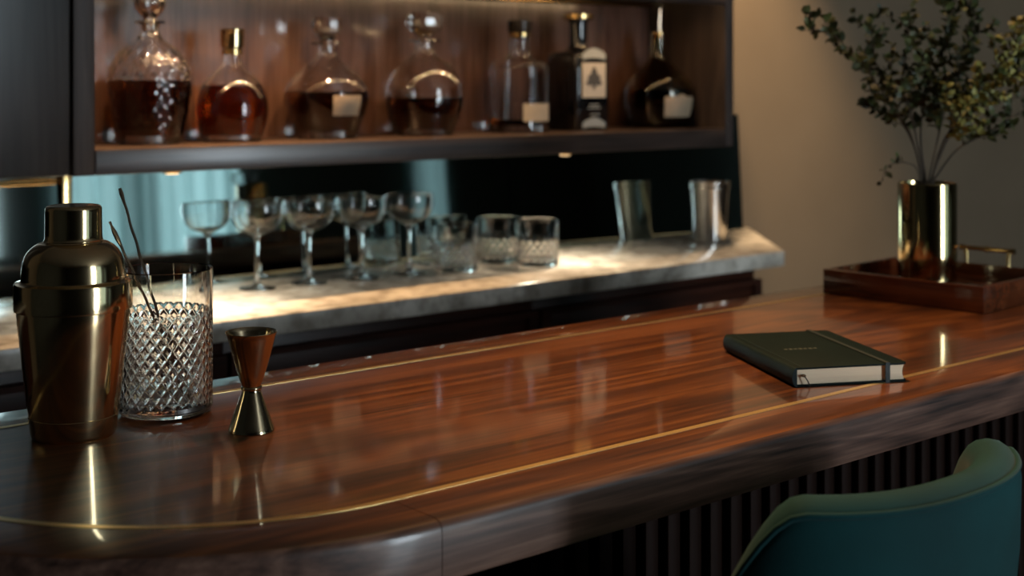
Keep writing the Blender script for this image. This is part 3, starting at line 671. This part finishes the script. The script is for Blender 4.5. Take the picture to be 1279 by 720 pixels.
# branches
dv = vp.dot(FW); topz = VZ+VH
def bp(x, y, dd): return from_px(x, y, dv+dd)
leafm = {}
def leaf_mesh(mat):
    if mat not in leafm:
        vs, fs = [], []
        prof = [(0, .02), (.18, .36), (.42, .50), (.68, .42), (.88, .20), (1, 0)]
        for f, h in prof: z = .10*math.sin(f*PI); vs += [(f, -h*.62, z+.05*h), (f, 0, z), (f, h*.62, z+.05*h)]
        for i in range(5):
            a = i*3; fs += [(a, a+3, a+4, a+1), (a+1, a+4, a+5, a+2)]
        me = bpy.data.meshes.new('leaf'); me.from_pydata(vs, [], fs); me.materials.append(MATS[mat])
        for p in me.polygons: p.use_smooth = True
        leafm[mat] = (me, vs, fs)
    return leafm[mat]
rng = random.Random(11)
GB = 'leafy branches in the gold vase'
LEAFCOUNT = [0]
def branch(pts, mats, twigs, label, leaf_s=.0135, dens=1.0, big=0, r0=.0020, spread=.05):
    path = [Vector(q) for q in smoothp([tuple(q) for q in pts], 40)]
    base = Vector((vp.x, vp.y, VZ+.01))+(path[0]-vp-Vector((0, 0, VH)))*.3
    base.z = VZ+.012
    path = [base]+path
    o = thing('leafy_branch', label, 'branch', base, 0, GB)
    st = MB().tube([q-base for q in path], lambda f: r0*(1-.72*f), 6)
    tw = []; n = len(path)
    k0 = int(n*.30)
    for i in range(twigs):
        k = k0+int((n-k0-2)*(i+.5)/twigs); q = path[k]; dr = (path[min(k+1, n-1)]-path[k-1]).normalized()
        side = Vector((rng.uniform(-1, 1), rng.uniform(-1, 1), rng.uniform(-.25, .9))); side = (side-dr*side.dot(dr)).normalized()
        ln = spread*rng.uniform(.6, 1.25)*(1.15-.6*k/n); e = q+(dr*.75+side*.75)*ln
        mid = q.lerp(e, .5)+side*.12*ln
        tw.append([q, mid, e]); st.tube([p-base for p in smoothp([tuple(q), tuple(mid), tuple(e)], 6)] if False else [q-base, mid-base, e-base], lambda f: .0009*(1-.5*f), 5)
    st.build('stem', 'stem_bark', o, 60)
    spots = []
    def along(line, s0, step):
        acc = 0
        for a, b in zip(line, line[1:]):
            seg = (b-a).length; t_ = 0
            while acc+seg-t_ > step:
                t_ += step-acc; acc = 0; f = t_/seg
                if f <= 1: spots.append((a.lerp(b, f), (b-a).normalized()))
            acc += seg-t_
    along(path[int(n*.42):], 0, .0060/dens)
    for tl in tw: along(tl, 0, .0034/dens)
    for tl in tw+[path[-3:]]: spots.append((tl[-1], (tl[-1]-tl[-2]).normalized()))
    stuff = {}
    rng.shuffle(spots)
    for i, (q, dr) in enumerate(spots):
        side = Vector((rng.uniform(-1, 1), rng.uniform(-1, 1), rng.uniform(-.6, .8))); side = (side-dr*side.dot(dr)).normalized()
        x = (dr*.55+side).normalized(); nn = Vector((rng.uniform(-1, 1), rng.uniform(-1, 1), rng.uniform(-.3, 1))); y = nn.cross(x).normalized(); z = x.cross(y)
        sz = leaf_s*1.12*rng.uniform(.65, 1.2); mat = rng.choice(mats)
        M = Matrix(((x.x, y.x, z.x, 0), (x.y, y.y, z.y, 0), (x.z, y.z, z.z, 0), (0, 0, 0, 1)))
        me, vs, fs = leaf_mesh(mat)
        if i < big:
            lf = bpy.data.objects.new('leaf', me); C.objects.link(lf); lf.parent = o
            lf.matrix_local = Matrix.Translation(q-base+x*.0015) @ M @ Matrix.Scale(sz*1.12, 4)
        else:
            b = stuff.setdefault(mat, MB()); b.add([(M @ (Vector(p)*sz))+q-base for p in vs], fs)
        LEAFCOUNT[0] += 1
    for mat, b in stuff.items():
        me = bpy.data.meshes.new('small_leaves'); me.from_pydata(b.v, [], b.f); me.materials.append(MATS[mat])
        s_ = bpy.data.objects.new('small_leaves', me); C.objects.link(s_); s_.parent = o; s_['kind'] = 'stuff'
    return o
DK = ['leaf_dark', 'leaf_dark', 'leaf_mid']; MD = ['leaf_dark', 'leaf_mid']; LT = ['leaf_mid', 'leaf_lit_tone', 'leaf_lit_tone']
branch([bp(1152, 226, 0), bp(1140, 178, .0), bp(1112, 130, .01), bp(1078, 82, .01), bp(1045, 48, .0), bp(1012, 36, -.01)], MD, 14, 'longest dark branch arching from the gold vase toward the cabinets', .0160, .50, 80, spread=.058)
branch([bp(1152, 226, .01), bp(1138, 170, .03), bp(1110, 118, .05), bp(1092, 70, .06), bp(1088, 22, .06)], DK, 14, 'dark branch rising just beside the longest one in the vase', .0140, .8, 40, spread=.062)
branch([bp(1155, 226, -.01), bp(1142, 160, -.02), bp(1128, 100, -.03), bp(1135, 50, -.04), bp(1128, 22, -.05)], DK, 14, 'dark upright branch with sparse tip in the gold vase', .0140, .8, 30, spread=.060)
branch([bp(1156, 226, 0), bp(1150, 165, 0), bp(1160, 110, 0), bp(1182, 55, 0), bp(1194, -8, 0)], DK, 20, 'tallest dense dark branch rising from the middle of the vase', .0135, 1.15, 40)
branch([bp(1160, 226, .01), bp(1172, 170, .04), bp(1186, 120, .06), bp(1212, 60, .06), bp(1225, -20, .06)], DK, 20, 'dense dark branch behind the lit-coloured ones', .0135, 1.15, 30)
branch([bp(1164, 226, -.02), bp(1178, 178, -.04), bp(1210, 130, -.06), bp(1250, 80, -.06), bp(1290, 22, -.06)], LT, 22, 'lit-coloured yellow-green branch leaning over the tray handle', .013, 1.15, 40)
branch([bp(1163, 226, -.01), bp(1186, 170, -.02), bp(1225, 125, -.02), bp(1262, 95, -.01), bp(1310, 75, 0)], ['leaf_mid', 'leaf_lit_tone', 'leaf_dark'], 20, 'mixed green branch between the dark and lit-coloured ones', .013, 1.1, 20)
branch([bp(1166, 226, 0), bp(1195, 188, .0), bp(1235, 165, 0), bp(1275, 140, 0), bp(1320, 128, 0)], MD, 13, 'low dark branch stretching out above the tray handle', .013, .9, 20, spread=.04)
branch([bp(1149, 226, -.01), bp(1143, 208, -.015), bp(1125, 203, -.02), bp(1108, 209, -.02), bp(1101, 228, -.02)], DK, 2, 'short drooping sprig curling over the rim of the gold vase', .0095, .9, 14, .0013, .014)

# ------------------------------------------------------------------ bar stool
CXS, CYS = .986, .80
st = thing('bar_stool', 'teal velvet barrel-back stool with piped rim tucked under the bar', 'bar stool', (CXS, CYS, 0))
def sgnp(v, e): return math.copysign(abs(v)**e, v)
A, B, TKS = .197, .200, .042
def rimz(ph):
    a = abs(ph)/(PI/180); f = min(1, max(0, (a-46)/56)); f = f*f*(3-2*f)
    return 1.086-.24*f
def plan(ph, inset, z):
    k = .86+.14*min(1, max(0, (z-.70)/.32))
    x = (A-inset)*sgnp(math.sin(ph), .86)*k; y = -(B-inset)*sgnp(math.cos(ph), .86)*k
    return x, y
ro = .021
rows, pipe = [], []
NPH = 64
for i in range(NPH+1):
    ph = math.radians(-122+244*i/NPH); zr = rimz(ph); sec = []
    for k in range(7): z = .70+(zr-ro-.70)*k/6; sec.append((0, z))
    for k in range(1, 8): a = PI*k/8; sec.append((ro-ro*math.cos(a), zr-ro+ro*math.sin(a)))
    for k in range(6): z = zr-ro-(zr-ro-.735)*k/5; sec.append((TKS+.006*math.sin(PI*k/5), z))
    sec.append((TKS, .70))
    rows.append([(*plan(ph, s_, z), z) for s_, z in sec])
    x, y = plan(ph, .0026, zr-.010); pipe.append((x, y, zr-.010))
MB().rows(rows, True, True, True).build('backrest', 'velvet', st, 60)
MB().tube(pipe, .0030, 8).build('piping', 'velvet', st, 60)
ring = []
seat = []
for z, k in ((.665, .90), (.672, .97), (.69, 1.0), (.72, 1.0), (.742, .97), (.752, .88), (.756, .6), (.757, .05)):
    seat.append([(.172*k*math.cos(2*PI*j/40), .015+.185*k*math.sin(2*PI*j/40), z) for j in range(40)])
MB().rows(seat, True, True, True).build('seat', 'velvet', st, 60)
for sx in (-1, 1):
    for sy in (-1, 1):
        MB().tube([(sx*.115, sy*.115, .67), (sx*.175, sy*.175, .0)], lambda f: .015-.005*f, 12).build('leg', 'black_metal', st)
MB().tube([(.152*math.cos(a*PI/16)*1.414*.94, .152*math.sin(a*PI/16)*1.414*.94, .27) for a in range(33)], .008, 8).build('foot_ring', 'brass', st)
